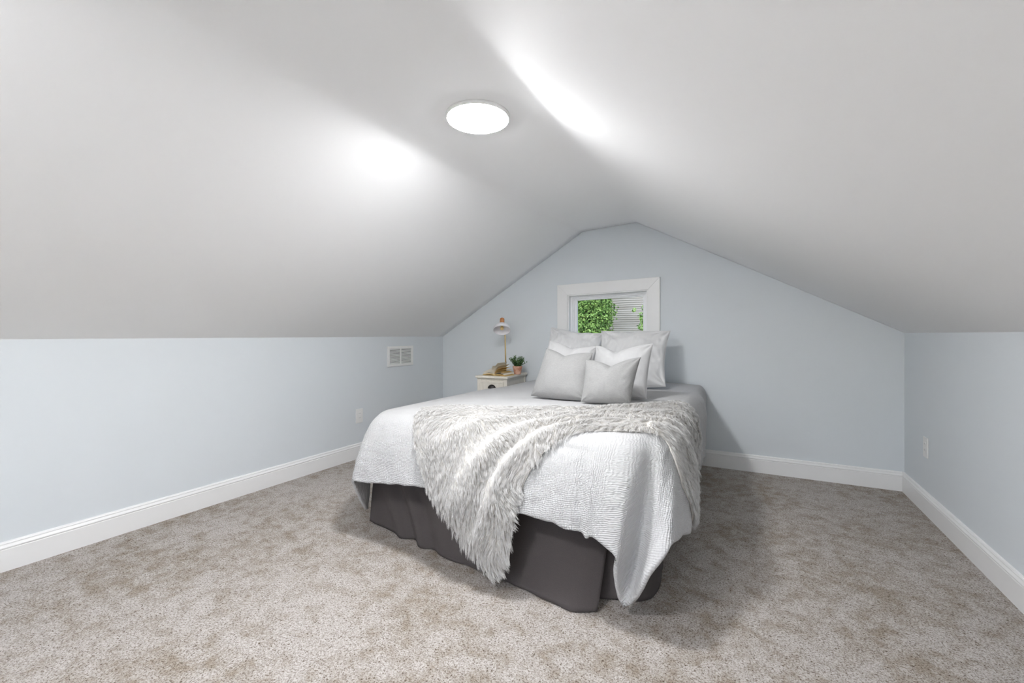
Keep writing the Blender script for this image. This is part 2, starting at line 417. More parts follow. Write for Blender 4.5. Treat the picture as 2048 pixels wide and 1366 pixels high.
# ------------------------------------------------------------------ comforter
# top outline: rounded rectangle at mattress size; hang curve measured round it
NS, NH, NT = 560, 60, 44
BX0, BX1, BY0, BY1, RC = -1.885, -0.365, 1.875, 3.905, 0.11
TOPZ = 0.650
def tz(x): return 0.628+0.034*min(1, max(0, (x-BX0)/(BX1-BX0)))
def vnoise(x, y, z=0.0): return noise.noise(Vector((x, y, z)))
# perimeter from the head of the left side, round the foot, to the head of the right side
LL = BY1-(BY0+RC); LF = (BX1-RC)-(BX0+RC); LC = RC*math.pi/2
S_FL0, S_FL1 = LL, LL+LC; S_FR0, S_FR1 = S_FL1+LF, S_FL1+LF+LC; S_END = S_FR1+LL
def tuck(i_f):
    y = BY1-i_f/(NS-1)*S_END      # beside the nightstand the cover is tucked in
    k = min(1, max(0, (y-3.02)/0.3)); return k*k*(3-2*k)
def rim(s):
    if s < S_FL0: return (BX0+0.055*tuck(s/S_END*(NS-1)), BY1-s), (-1, 0)
    if s < S_FL1:
        a = (s-S_FL0)/RC; return (BX0+RC-RC*math.cos(a), BY0+RC-RC*math.sin(a)), (-math.cos(a), -math.sin(a))
    if s < S_FR0: return (BX0+RC+(s-S_FL1), BY0), (0, -1)
    if s < S_FR1:
        a = (s-S_FR0)/RC; return (BX1-RC+RC*math.sin(a), BY0+RC-RC*math.cos(a)), (math.sin(a), -math.cos(a))
    return (BX1, BY0+RC+(s-S_FR1)), (1, 0)
def sx(x): return S_FL1+(x-(BX0+RC))        # s of a point on the foot side
def sl(y): return BY1-y                     # left side
def sr(y): return S_FR1+(y-(BY0+RC))        # right side
HEM = [  # (s, x, y, z) of the lower edge of the comforter
    (0.0, -1.862, 3.90, .30), (sl(3.4), -1.866, 3.40, .27), (sl(3.15), -1.89, 3.15, .27), (sl(2.8), -2.00, 2.80, .25), (sl(2.35), -2.07, 2.36, .22),
    (sl(2.12), -2.10, 2.08, .19), (S_FL0+0.00, -2.05, 1.93, .14), (S_FL0+0.045, -1.925, 1.815, .075), (S_FL0+0.09, -1.885, 1.72, .19), (S_FL0+0.125, -1.868, 1.662, .283), (S_FL1+0.03, -1.785, 1.655, .298),
    (sx(-1.60), -1.59, 1.650, .325), (sx(-1.353), -1.353, 1.640, .348), (sx(-1.12), -1.12, 1.630, .340), (sx(-.90), -.90, 1.622, .338),
    (sx(-.71), -.70, 1.618, .325), (sx(-.56), -.550, 1.610, .306), (S_FR0+0.005, -.480, 1.600, .295), (S_FR0+0.030, -.425, 1.600, .262), (S_FR0+0.060, -.427, 1.612, .185), (S_FR0+0.095, -.404, 1.660, .044),
    (S_FR1-0.055, -.333, 1.605, .160), (S_FR1-0.025, -.295, 1.600, .240), (S_FR1+0.02, -.247, 1.650, .312), (S_FR1+0.07, -.228, 1.760, .303), (S_FR1+0.17, -.205, 1.945, .262),
    (sr(2.25), -.245, 2.25, .225), (sr(2.6), -.262, 2.60, .225), (sr(3.0), -.245, 3.00, .27), (sr(3.4), -.262, 3.38, .295), (sr(3.65), -.31, 3.66, .22), (S_END, -.335, 3.90, .19)]
svals = np.linspace(0, S_END, NS)
hem = interp_curve(HEM, svals)
rims = [rim(s) for s in svals]
RP = np.array([r[0] for r in rims]); RN = np.array([r[1] for r in rims])
# arc length of each hanging profile, so cloth distance can be mapped
def hang_point(i_f, t):
    """point on the hanging part: i_f float index along the perimeter, t 0 at the rim .. 1 hem (beyond: straight down)"""
    i = int(min(max(i_f, 0), NS-1.001)); f = i_f-i
    h = hem[i]*(1-f)+hem[i+1]*f; p = RP[i]*(1-f)+RP[i+1]*f; n = RN[i]*(1-f)+RN[i+1]*f; n = n/np.linalg.norm(n)
    z0 = tz(p[0]); drop = z0-h[2]
    out = (h[0]-p[0])*n[0]+(h[1]-p[1])*n[1]
    P0 = np.array([p[0], p[1], z0]); sh = 0.085-0.055*tuck(i_f)
    P1 = np.array([p[0]+n[0]*sh, p[1]+n[1]*sh, z0-0.004])
    P3 = h
    mixx = p+n*max(sh*0.9, out*0.62)
    P2 = np.array([mixx[0]*0.72+h[0]*0.28, mixx[1]*0.72+h[1]*0.28, z0-drop*0.36])
    if t <= 1:
        u = 1-t
        return P0*u**3+3*P1*u*u*t+3*P2*u*t*t+P3*t**3
    d = P3-P2; d /= np.linalg.norm(d); d = d*0.45+np.array([0, 0, -0.75]); d /= np.linalg.norm(d)
    Lh = np.linalg.norm(P3-P2)*0.5+0.25
    return P3+d*(t-1)*hang_len[i]
hang_len = np.zeros(NS)
for i in range(NS):
    pts = np.array([hang_point(min(i, NS-1.01), t) for t in np.linspace(0, 1, 12)])
    hang_len[i] = np.linalg.norm(np.diff(pts, axis=0), axis=1).sum()
def top_z(x, y):
    # puffy top: thicker in the middle, soft hollows
    ex = min(x-BX0, BX1-x); ey = y-BY0; e = max(0.0, min(ex, ey, 0.5))
    k = 1-math.exp(-e/0.14)
    return tz(x) + k*0.018 + 0.008*k*vnoise(x*3.1, y*2.6, 1.7) + 0.004*k*vnoise(x*8, y*6, 4.2)
def fold(s, t, p):
    """outward push of folds and puckers on the hanging part"""
    a = 0.0
    tt = t*t*(3-2*t)
    a += 0.011*tt*vnoise(s*5.0, 0.3*t, 9.1)+0.006*t*vnoise(s*13, t*3, 2.2)
    # crease seen right of the throw, and the deep fold that turns into the corner tail
    a -= 0.020*g_(s, sx(-0.60)+0.02*t, 0.022)*tt
    a += 0.012*g_(s, sx(-0.555), 0.03)*tt
    a += 0.010*g_(s, S_FR0+0.035, 0.03)*t
    a -= 0.010*g_(s, S_FR0+0.130, 0.022)*tt
    a -= 0.012*g_(s, S_FR1+0.12, 0.04)*tt
    a += 0.020*g_(s, sr(3.35), 0.13)*math.sin(math.pi*min(1, t*1.1))
    a -= 0.012*g_(s, S_FL0-0.04, 0.03)*tt
    a -= 0.010*g_(t, 0.40+0.3*(s-sx(-.72)), 0.035)*g_(s, sx(-.70), 0.10)
    a += 0.013*math.sin(math.pi*min(t, 1))*(1-tuck(s/S_END*(NS-1)))          # quilted puff
    a += 0.004*vnoise(s*22, t*14, 5.5)*(0.3+t)
    return a
cx0 = (BX0+BX1)/2
rowsP = []; rowsUV = []
vt = 0.62   # nominal cloth width of the top half, for texture coordinates
for j in range(NT):
    r = j/NT
    row = []; uvr = []
    for i in range(NS):
        px, py = RP[i]; qx = cx0; qy = min(max(py, 2.65), BY1)
        x = qx+(px-qx)*r; y = qy+(py-qy)*r
        e = 1-r
        row.append((x, y, top_z(x, y))); uvr.append((svals[i], -(1-r)*math.hypot(px-qx, py-qy)))
    rowsP.append(row); rowsUV.append(uvr)
for j in range(NH+1):
    t = (j/NH)**0.92
    row = []; uvr = []
    for i in range(NS):
        p = hang_point(min(i, NS-1.01), t); f = fold(svals[i], t, p)*(1 if j else 0)
        n = RN[i]; d = min(1, t*3)
        row.append((p[0]+n[0]*f*d, p[1]+n[1]*f*d, p[2]+0.008*math.sin(math.pi*min(1, t*2.2))*(t < .45)))
        uvr.append((svals[i], t*hang_len[i]))
    rowsP.append(row); rowsUV.append(uvr)
CP = np.array(rowsP); CUV = np.array(rowsUV)
# scalloped hem
for i in range(NS):
    CP[-1, i, 2] += 0.004*math.sin(svals[i]*60)*0.5+0.004*vnoise(svals[i]*25, 3.3)
M_comf = mat('white_waffle_cotton', (0.51, 0.51, 0.515), 0.85, 0.15)
def waffle():
    m = M_comf; uv = N(m, 'UVMap', uv_map='uv')
    dn = N(m, 'TexNoise'); dn.inputs['Scale'].default_value = 26; dn.inputs['Detail'].default_value = 3; L(m, uv.outputs[0], dn.inputs['Vector'])
    mp = N(m, 'Mapping'); mp.inputs['Scale'].default_value = (1, 1, 1); L(m, uv.outputs[0], mp.inputs[0])
    addv = N(m, 'MixRGB', blend_type='ADD'); addv.inputs[0].default_value = 0.014
    L(m, mp.outputs[0], addv.inputs[1]); L(m, dn.outputs[1], addv.inputs[2])
    wv = N(m, 'TexWave', wave_type='BANDS', bands_direction='Y'); wv.inputs['Scale'].default_value = 60; wv.inputs['Distortion'].default_value = 2.4
    wv.inputs['Detail'].default_value = 2; wv.inputs['Detail Scale'].default_value = 1.3
    L(m, addv.outputs[0], wv.inputs['Vector'])
    wx = N(m, 'TexWave', wave_type='BANDS', bands_direction='X'); wx.inputs['Scale'].default_value = 32; wx.inputs['Distortion'].default_value = 7
    wx.inputs['Detail'].default_value = 2; L(m, addv.outputs[0], wx.inputs['Vector'])
    mu = N(m, 'Math', operation='MULTIPLY_ADD'); mu.inputs[1].default_value = 1.5; L(m, wx.outputs[1], mu.inputs[0]); L(m, wv.outputs[1], mu.inputs[2])
    ns = N(m, 'TexNoise'); ns.inputs['Scale'].default_value = 38; ns.inputs['Detail'].default_value = 5; L(m, uv.outputs[0], ns.inputs['Vector'])
    m2 = N(m, 'Math', operation='MULTIPLY_ADD'); m2.inputs[1].default_value = 3.2; L(m, ns.outputs[0], m2.inputs[0]); L(m, mu.outputs[0], m2.inputs[2])
    b = N(m, 'Bump'); b.inputs['Distance'].default_value = 0.0013
    sx3 = N(m, 'SeparateXYZ'); L(m, uv.outputs[0], sx3.inputs[0])
    mr = N(m, 'MapRange'); mr.inputs['From Min'].default_value = -0.08; mr.inputs['From Max'].default_value = 0.30; mr.inputs['To Min'].default_value = 0.12; mr.inputs['To Max'].default_value = 1.0
    L(m, sx3.outputs[1], mr.inputs['Value']); L(m, mr.outputs[0], b.inputs['Strength'])
    L(m, m2.outputs[0], b.inputs['Height']); L(m, b.outputs[0], bsdf(m).inputs['Normal'])
waffle()
comf = link('comforter', grid_mesh(CP[::-1].copy(), uv=CUV[::-1].copy()), M_comf)
md = comf.modifiers.new('thickness', 'SOLIDIFY'); md.thickness = 0.014; md.offset = -1
tag(comf, 'white puckered comforter covering the bed, one corner drooping to the carpet', 'comforter')

# ------------------------------------------------------------------ faux fur throw lying over the comforter
def nearest_rim_s(U, V):
    x = U; y = V; ix0, ix1, iy0 = BX0+RC, BX1-RC, BY0+RC
    if y < iy0 and x < ix0: a = math.atan2(iy0-y, ix0-x); return S_FL0+a*RC, math.hypot(x-ix0, y-iy0)-RC
    if y < iy0 and x > ix1: a = math.atan2(x-ix1, iy0-y); return S_FR0+a*RC, math.hypot(x-ix1, y-iy0)-RC
    dF = BY0-y; dL = BX0-x; dR = x-BX1
    if dF >= max(dL, dR): return sx(x), dF
    if dR >= dL: return sr(y), dR
    return sl(y), dL
def on_cloth(U, V):
    s, d = nearest_rim_s(U, V)
    if d <= 0: return np.array([U, V, top_z(U, V)])
    fi = s/S_END*(NS-1); i = int(min(max(fi, 0), NS-2)); ln = hang_len[i]; t = d/ln
    p = hang_point(min(fi, NS-1.01), t)
    n = RN[i]; f = fold(s, min(t, 1), p)*min(1, t*3)
    return p+np.array([n[0]*f, n[1]*f, 0])
def polyline(pts, n):
    P = np.array(pts, float); d = np.r_[0, np.cumsum(np.linalg.norm(np.diff(P, axis=0), axis=1))]
    d /= d[-1]; K = np.c_[d, P]; return interp_curve(K, np.linspace(0, 1, n))
A_ = (-1.66, 2.02); B_ = (-.945, 1.17); C_ = (.17, 2.27); D_ = (.05, 2.78)
nU, nV = 150, 110
left = polyline([A_, (-1.57, 1.78), (-1.47, 1.62), (-1.38, 1.52), (-1.20, 1.37), (-1.05, 1.24), B_], nV)
right = polyline([D_, (.12, 2.60), (.17, 2.42), C_], nV)
back = polyline([A_, (-1.50, 2.13), (-1.05, 2.20), (-.72, 2.38), (-.53, 2.54), (-.36, 2.84), (-.2, 2.84), D_], nU)
front = polyline([B_, (-.885, 1.22), (-.865, 1.37), (-.835, 1.53), (-.79, 1.63), (-.715, 1.74), (-.60, 1.83), (-.47, 1.885), (-.345, 1.90), (-.23, 1.935), (-.02, 2.06), C_], nU)
u = np.linspace(0, 1, nU)[None, :, None]; vv = np.linspace(0, 1, nV)[:, None, None]
UVt = (1-vv)*back[None]+vv*front[None]+(1-u)*left[:, None]+u*right[:, None] \
    - ((1-u)*(1-vv)*np.array(A_)+u*(1-vv)*np.array(D_)+(1-u)*vv*np.array(B_)+u*vv*np.array(C_))
base = np.array([[on_cloth(*UVt[j, i]) for i in range(nU)] for j in range(nV)])
def normals(P):
    du = np.gradient(P, axis=1); dv = np.gradient(P, axis=0); n = np.cross(du, dv); n /= np.linalg.norm(n, axis=2)[..., None]+1e-9
    return n
Nb = normals(base)
if Nb[nV//4, nU//3, 2] < 0: Nb = -Nb
for _ in range(6):   # calm the normals
    Nb[1:-1, 1:-1] = (Nb[1:-1, 1:-1]+Nb[:-2, 1:-1]+Nb[2:, 1:-1]+Nb[1:-1, :-2]+Nb[1:-1, 2:])/5
Nb /= np.linalg.norm(Nb, axis=2)[..., None]
H = np.zeros((nV, nU))
for j in range(nV):
    for i in range(nU):
        a = i/(nU-1); b = j/(nV-1)
        bb = b+0.05*vnoise(a*3, b*2, 7)
        h = 0.016
        kk = 1.0+0.9*max(0, 1-a*2.2)
        h += kk*(0.016*g_(bb, 0.83, 0.045)+0.017*g_(bb, 0.66, 0.05)+0.011*g_(bb, 0.45, 0.05))+0.012*g_(bb, 0.20, 0.05)
        h += 0.010*g_(bb, 0.97, 0.04)*(0.4+0.6*a)
        h += 0.007*vnoise(a*7, b*7, 3.1)
        edge = min(a, 1-a, b, 1-b); h *= 0.15+0.85*min(1, edge/0.07)
        H[j, i] = h
TP = base+Nb*H[..., None]
M_furb = mat('throw_backing', (0.72, 0.70, 0.66), 0.9, 0.05)
thr = thing('throw_blanket', 'shaggy white and pale grey faux fur throw draped across the bed', 'throw', (-0.9, 1.9, 0.70))
TO = np.array([-0.9, 1.9, 0.70])
tb = link('blanket_backing', grid_mesh(TP-TO), M_furb, thr)
md = tb.modifiers.new('thickness', 'SOLIDIFY'); md.thickness = 0.006; md.offset = 0

def fur_mesh(TP, Nb, count, seed=11):
    rng = np.random.default_rng(seed)
    nV, nU = TP.shape[:2]
    # area weighting
    e1 = TP[:-1, 1:]-TP[:-1, :-1]; e2 = TP[1:, :-1]-TP[:-1, :-1]; ar = np.linalg.norm(np.cross(e1, e2), axis=2).ravel(); ar /= ar.sum()
    # tufts
    nt = 6500
    def sample(n):
        c = rng.choice(len(ar), n, p=ar); j = c//(nU-1); i = c % (nU-1); return j+rng.random(n), i+rng.random(n)
    def at(G, j, i):
        j = np.clip(j, 0, nV-1.001); i = np.clip(i, 0, nU-1.001); j0 = j.astype(int); i0 = i.astype(int); fj = (j-j0)[:, None]; fi = (i-i0)[:, None]
        return G[j0, i0]*(1-fj)*(1-fi)+G[j0, i0+1]*(1-fj)*fi+G[j0+1, i0]*fj*(1-fi)+G[j0+1, i0+1]*fj*fi
    tj, ti = sample(nt); tp = at(TP, tj, ti)
    sj, si = sample(count); sp = at(TP, sj, si); sn = at(Nb, sj, si); sn /= np.linalg.norm(sn, axis=1)[:, None]
    # combing: gravity projected on the surface, plus slow swirls
    g = np.array([0, 0, -1.0])
    def flow(p, n):
        a = np.array([noise.noise_vector(Vector(q*7.0)) for q in p]); b = np.array([noise.noise_vector(Vector(q*2.2+np.array([5, 1, 9]))) for q in p])
        f = g*0.75+a*0.55+b*0.8+np.array([0.05, -0.30, 0])
        f = f-n*(f*n).sum(1)[:, None]; return f/(np.linalg.norm(f, axis=1)[:, None]+1e-9)
    tn = at(Nb, tj, ti); tf = flow(tp, tn)
    tl = rng.uniform(0.026, 0.046, nt)
    lift = rng.uniform(0.10, 0.50, nt)
    flat = np.clip(tn[:, 2], 0, 1)**2; lift = lift*(1-0.55*flat)
    tend = tp+tf*tl[:, None]+tn*(tl*lift)[:, None]
    # nearest tuft for each strand (cell search in chunks)
    best = np.empty(count, int)
    tp2 = (tp**2).sum(1)
    for k in range(0, count, 4000): best[k:k+4000] = (tp2[None]-2*sp[k:k+4000]@tp.T).argmin(1)
    ln = tl[best]*rng.uniform(0.75, 1.15, count)
    f = tf[best]; end = tend[best]
    free = sp+f*ln[:, None]+sn*(ln*lift[best])[:, None]+rng.normal(0, 0.0035, (count, 3))
    clump = rng.uniform(0.2, 0.75, count)[:, None]*(1-0.25*flat[best])[:, None]
    tip = free*(1-clump)+end*clump
    d = tip-sp; tip = sp+d/(np.linalg.norm(d, axis=1)[:, None]+1e-9)*ln[:, None]
    mid = sp*0.52+tip*0.48+sn*(ln*0.17)[:, None]
    wv = rng.normal(0, 0.0012, (count, 3)); mid += wv
    q1 = sp*0.75+mid*0.5-tip*0.25*0 - sp*0.25
    side = np.cross(f, sn); side += rng.normal(0, 0.5, (count, 3)); side /= np.linalg.norm(side, axis=1)[:, None]
    wd = rng.uniform(0.00045, 0.0008, count)[:, None]
    q2 = mid*0.35+tip*0.65+sn*(ln*0.05)[:, None]
    V = np.stack([sp-side*wd, sp+side*wd, mid-side*wd, mid+side*wd, q2-side*wd*0.7, q2+side*wd*0.7, tip], 1)
    nf = np.arange(count)*7
    me = bpy.data.meshes.new('fur')
    quads = np.stack([nf, nf+1, nf+3, nf+2, nf+2, nf+3, nf+5, nf+4], 1).reshape(-1, 4)
    tris = np.stack([nf+4, nf+5, nf+6], 1)
    me.vertices.add(count*7); me.vertices.foreach_set('co', (V-TO).astype(np.float32).ravel())
    loops = np.concatenate([quads.ravel(), tris.ravel()]); me.loops.add(len(loops)); me.loops.foreach_set('vertex_index', loops.astype(np.int32))
    nq, ntb = len(quads), len(tris); me.polygons.add(nq+ntb)
    st = np.concatenate([np.arange(nq)*4, nq*4+np.arange(ntb)*3]); me.polygons.foreach_set('loop_start', st.astype(np.int32))
    me.polygons.foreach_set('use_smooth', np.ones(nq+ntb, bool))
    # fibre tone: each tuft has its own tone, darker and slightly warmer towards the roots
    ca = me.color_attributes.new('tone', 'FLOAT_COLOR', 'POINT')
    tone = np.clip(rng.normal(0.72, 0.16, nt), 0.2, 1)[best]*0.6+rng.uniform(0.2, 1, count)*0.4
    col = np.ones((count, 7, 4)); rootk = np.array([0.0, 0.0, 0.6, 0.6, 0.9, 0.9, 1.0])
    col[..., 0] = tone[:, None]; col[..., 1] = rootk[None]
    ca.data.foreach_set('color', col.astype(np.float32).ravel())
    me.update(calc_edges=True); me.validate(); return me
M_fur = mat('pale_faux_fur', (0.8, 0.78, 0.75), 0.75, 0.15)
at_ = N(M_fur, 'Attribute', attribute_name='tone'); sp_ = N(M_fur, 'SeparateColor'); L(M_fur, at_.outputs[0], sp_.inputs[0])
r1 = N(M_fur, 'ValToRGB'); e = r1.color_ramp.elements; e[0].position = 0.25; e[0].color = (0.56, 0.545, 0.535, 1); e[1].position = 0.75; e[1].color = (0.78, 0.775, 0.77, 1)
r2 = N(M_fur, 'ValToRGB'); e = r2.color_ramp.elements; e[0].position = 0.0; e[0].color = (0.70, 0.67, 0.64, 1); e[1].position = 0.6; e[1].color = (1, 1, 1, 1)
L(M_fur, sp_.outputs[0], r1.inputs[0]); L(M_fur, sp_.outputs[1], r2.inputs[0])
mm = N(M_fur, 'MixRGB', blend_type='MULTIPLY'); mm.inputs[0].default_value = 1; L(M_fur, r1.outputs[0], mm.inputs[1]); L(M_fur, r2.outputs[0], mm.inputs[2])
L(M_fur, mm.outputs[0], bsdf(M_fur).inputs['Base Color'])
tl_ = N(M_fur, 'BsdfTranslucent'); L(M_fur, mm.outputs[0], tl_.inputs[0]); ms_ = N(M_fur, 'MixShader'); ms_.inputs[0].default_value = 0.38
L(M_fur, bsdf(M_fur).outputs[0], ms_.inputs[1]); L(M_fur, tl_.outputs[0], ms_.inputs[2]); L(M_fur, ms_.outputs[0], M_fur.node_tree.nodes['Material Output'].inputs[0])
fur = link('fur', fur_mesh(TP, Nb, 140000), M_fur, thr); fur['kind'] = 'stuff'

# ------------------------------------------------------------------ pillows
def fabric(name, c1, c2, scale, stretch, bump):
    m = mat(name, c2, 0.85, 0.12); add_noise(m, c1, c2, scale, 4, bump, 0.0012, stretch=stretch, lo=0.35, hi=0.62); return m
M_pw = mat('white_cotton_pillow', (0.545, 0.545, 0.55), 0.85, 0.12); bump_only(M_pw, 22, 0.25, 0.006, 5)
M_pe = mat('white_pillow_shade_lift', (0.70, 0.70, 0.705), 0.85, 0.12); bump_only(M_pe, 22, 0.25, 0.006, 5)  # same white cotton, colour lifted to offset the shade on the back pillows
M_pg = fabric('grey_slub_linen', (0.315, 0.315, 0.312), (0.35, 0.35, 0.346), 420, (0.22, 0.22, 1), 0.2)
def pillow(name, TL, TR, BL, BR, thick, dent, dent_c, mtl, label, seed, bulge_bottom=0.3, sag=0.10, corner=0.030, group='pillows leaning at the head of the bed', flange=0.0, dent_w=0.45, wr=1.0):
    """a stuffed cushion between four corner points; dent is how far the top edge is chopped down"""
    n = 72; TL, TR, BL, BR = (Vector(p) for p in (TL, TR, BL, BR))
    O = (BL+BR)/2; X = ((TR-TL)+(BR-BL)).normalized(); Y = ((TL-BL)+(TR-BR)).normalized(); Z = X.cross(Y).normalized()
    if Z.y > 0: Z = -Z        # towards the foot of the bed
    V = np.zeros((2, n+1, n+1, 3))
    wid = ((TR-TL).length+(BR-BL).length)/2; hei = ((TL-BL).length+(TR-BR).length)/2
    for side in (0, 1):
        for j in range(n+1):
            for i in range(n+1):
                a = -math.cos(math.pi*i/n)*0.35+(2*i/n-1)*0.65; b = -math.cos(math.pi*j/n)*0.35+(2*j/n-1)*0.65
                ax = a*(1-sag*0.55*(1-b*b)**1.0); by = b*(1+0.045*(1-a*a)) if b < 0 else b*(1-sag*0.35*(1-a*a))
                p = (TL*(1-ax)/2+TR*(1+ax)/2)*(1+by)/2+(BL*(1-ax)/2+BR*(1+ax)/2)*(1-by)/2
                ta = max(0, 1-abs(a)**2.4); tb = max(0, 1-abs(b)**2.4)
                th = thick*(ta*tb)**0.52*(1+bulge_bottom*(-b)*0.5)
                dn = dent*math.exp(-abs((a-dent_c)/dent_w)**1.35)*max(0, (b+0.15)/1.15)**2.2
                p = p - Y*dn
                # wrinkles radiating from the corners and along seams
                w_ = 0
                if wr:
                    rc = math.hypot(1-abs(a), 1-abs(b)); an = math.atan2(1-abs(b), 1-abs(a))
                    w_ = 0.010*wr*math.exp(-rc/0.35)*math.sin(an*9+seed+(a > 0)*2+(b > 0))*min(1, rc*6)
                    w_ += 0.008*wr*vnoise(a*2.7+seed, b*2.7, side*3)+0.0035*wr*vnoise(a*9+seed, b*5, side*3)
                    e_ = min(1-abs(a), 1-abs(b)); w_ *= min(1, e_*10)
                    # chop crease
                    w_ -= 0.35*dent*math.exp(-((a-dent_c)/0.10)**2)*max(0, b)**2*min(1, (1-b)*8)
                q = p+Z*((th/2+w_)*(1 if side == 0 else -1))
                if flange:
                    q += Z*0.006*math.sin(14*a+seed)*max(0, abs(b)-0.8)/0.2*flange
                V[side, j, i] = (q.x-O.x, q.y-O.y, q.z-O.z)
    # stitch the shells at the seam
    for side in (0, 1): pass
    seam = (V[0]+V[1])/2
    for (jj, ii) in ((0, slice(None)), (n, slice(None)), (slice(None), 0), (slice(None), n)):
        V[0][jj, ii] = V[1][jj, ii] = seam[jj, ii]
    m0 = (n+1)*(n+1); verts = V.reshape(-1, 3).tolist(); faces = []
    def idx(s, j, i): return s*m0+j*(n+1)+i if not (s == 1 and (j in (0, n) or i in (0, n))) else j*(n+1)+i
    for j in range(n):
        for i in range(n):
            faces.append((idx(0, j, i), idx(0, j, i+1), idx(0, j+1, i+1), idx(0, j+1, i)))
            faces.append((idx(1, j, i), idx(1, j+1, i), idx(1, j+1, i+1), idx(1, j, i+1)))
    bm = bmesh.new(); bv = [bm.verts.new(v_) for v_ in verts]
    for f in faces:
        try: bm.faces.new([bv[k] for k in f])
        except ValueError: pass
    bmesh.ops.delete(bm, geom=[v_ for v_ in bm.verts if not v_.link_faces], context='VERTS')
    bmesh.ops.recalc_face_normals(bm, faces=bm.faces)
    o = obj(name, bm, mtl, smooth=True); o.location = O
    tag(o, label, 'pillow', group)
    # piping along the seam
    bm = bmesh.new(); loop = [seam[0, i] for i in range(0, n)]+[seam[j, n] for j in range(0, n)]+[seam[n, i] for i in range(n, 0, -1)]+[seam[j, 0] for j in range(n, -1, -1)]
    tube(bm, [tuple(p) for p in loop], 0.0014, 6); bmesh.ops.recalc_face_normals(bm, faces=bm.faces)
    obj('seam', bm, mtl, o, smooth=True)
    return o
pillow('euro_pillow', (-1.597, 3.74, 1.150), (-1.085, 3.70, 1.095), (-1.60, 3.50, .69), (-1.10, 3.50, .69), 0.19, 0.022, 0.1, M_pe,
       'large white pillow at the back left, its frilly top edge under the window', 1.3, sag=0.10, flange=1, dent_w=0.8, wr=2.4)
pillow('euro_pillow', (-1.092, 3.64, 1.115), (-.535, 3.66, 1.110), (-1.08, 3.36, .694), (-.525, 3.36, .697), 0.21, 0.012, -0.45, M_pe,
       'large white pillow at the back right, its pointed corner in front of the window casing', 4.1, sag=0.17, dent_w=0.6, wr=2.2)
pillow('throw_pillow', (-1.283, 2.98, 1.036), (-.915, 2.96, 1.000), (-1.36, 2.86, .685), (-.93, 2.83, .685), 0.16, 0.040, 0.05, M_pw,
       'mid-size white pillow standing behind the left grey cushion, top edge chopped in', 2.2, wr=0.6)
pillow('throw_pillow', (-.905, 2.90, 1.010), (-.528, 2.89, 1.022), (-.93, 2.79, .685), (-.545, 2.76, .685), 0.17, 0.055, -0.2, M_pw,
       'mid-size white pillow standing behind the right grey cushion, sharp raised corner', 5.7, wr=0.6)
pillow('throw_pillow', (-1.183, 2.69, .990), (-.858, 2.67, .964), (-1.262, 2.61, .676), (-.852, 2.555, .680), 0.15, 0.038, -0.1, M_pg,
       'left of the two small grey linen cushions at the front of the pillows', 3.5, sag=0.08, wr=0.45)
pillow('throw_pillow', (-.868, 2.56, .927), (-.545, 2.60, .950), (-.872, 2.49, .680), (-.590, 2.53, .684), 0.15, 0.046, 0.0, M_pg,
       'right of the two small grey linen cushions, overlapping its neighbour', 0.4, sag=0.08, wr=0.45)

# ------------------------------------------------------------------ nightstand
M_cream = mat('cream_painted_wood', (0.66, 0.63, 0.58), 0.45, 0.35)
add_noise(M_cream, (0.68, 0.64, 0.565), (0.74, 0.705, 0.635), 14, 4, 0.05, 0.001, stretch=(6, 6, 1))
M_iron = mat('dark_cast_iron', (0.035, 0.033, 0.032), 0.38, 0.5, 0.7)
ns = thing('nightstand', 'small cream painted nightstand with a dark cup pull, left of the bed head', 'nightstand', (-2.069, 3.652, 0), R(5))
hw_, hd_ = 0.145, 0.225
obj('top', bxm(-0.163, 0.163, -0.250, 0.250, 0.680, 0.702), M_cream, ns, bevel=0.006, seg=3)
bm = bxm(-hw_, hw_, -hd_, hd_, 0.475, 0.668); bm2 = None
obj('body', bm, M_cream, ns, bevel=0.003)
obj('molding', bxm(-hw_-0.008, hw_+0.008, -hd_-0.008, hd_+0.008, 0.666, 0.681), M_cream, ns, bevel=0.005, seg=3)
for sx_ in (-1, 1):
    for sy_ in (-1, 1):
        bm = bmesh.new(); vs = box(bm, -0.018, 0.018, -0.018, 0.018, 0.001, 0.674)
        for v_ in vs[:4]: v_.co.x *= 0.62; v_.co.y *= 0.62
        bm.transform(Matrix.Translation((sx_*(hw_-0.012), sy_*(hd_-0.012), 0)))
        obj('leg', bm, M_cream, ns, bevel=0.003)
obj('shelf', bxm(-hw_+0.01, hw_-0.01, -hd_+0.01, hd_-0.01, 0.16, 0.178), M_cream, ns, bevel=0.003)
dr = obj('drawer', bxm(-0.115, 0.115, -hd_-0.006, -hd_+0.05, 0.505, 0.652), M_cream, ns, bevel=0.003)
bm = bmesh.new(); fr_ = 0.016
for q in ((-0.115, 0.115, 0.636, 0.652), (-0.115, 0.115, 0.505, 0.521), (-0.115, -0.099, 0.521, 0.636), (0.099, 0.115, 0.521, 0.636)):
    box(bm, q[0], q[1], -hd_-0.011, -hd_-0.005, q[2], q[3])
obj('drawer_molding', bm, M_cream, dr, bevel=0.002)
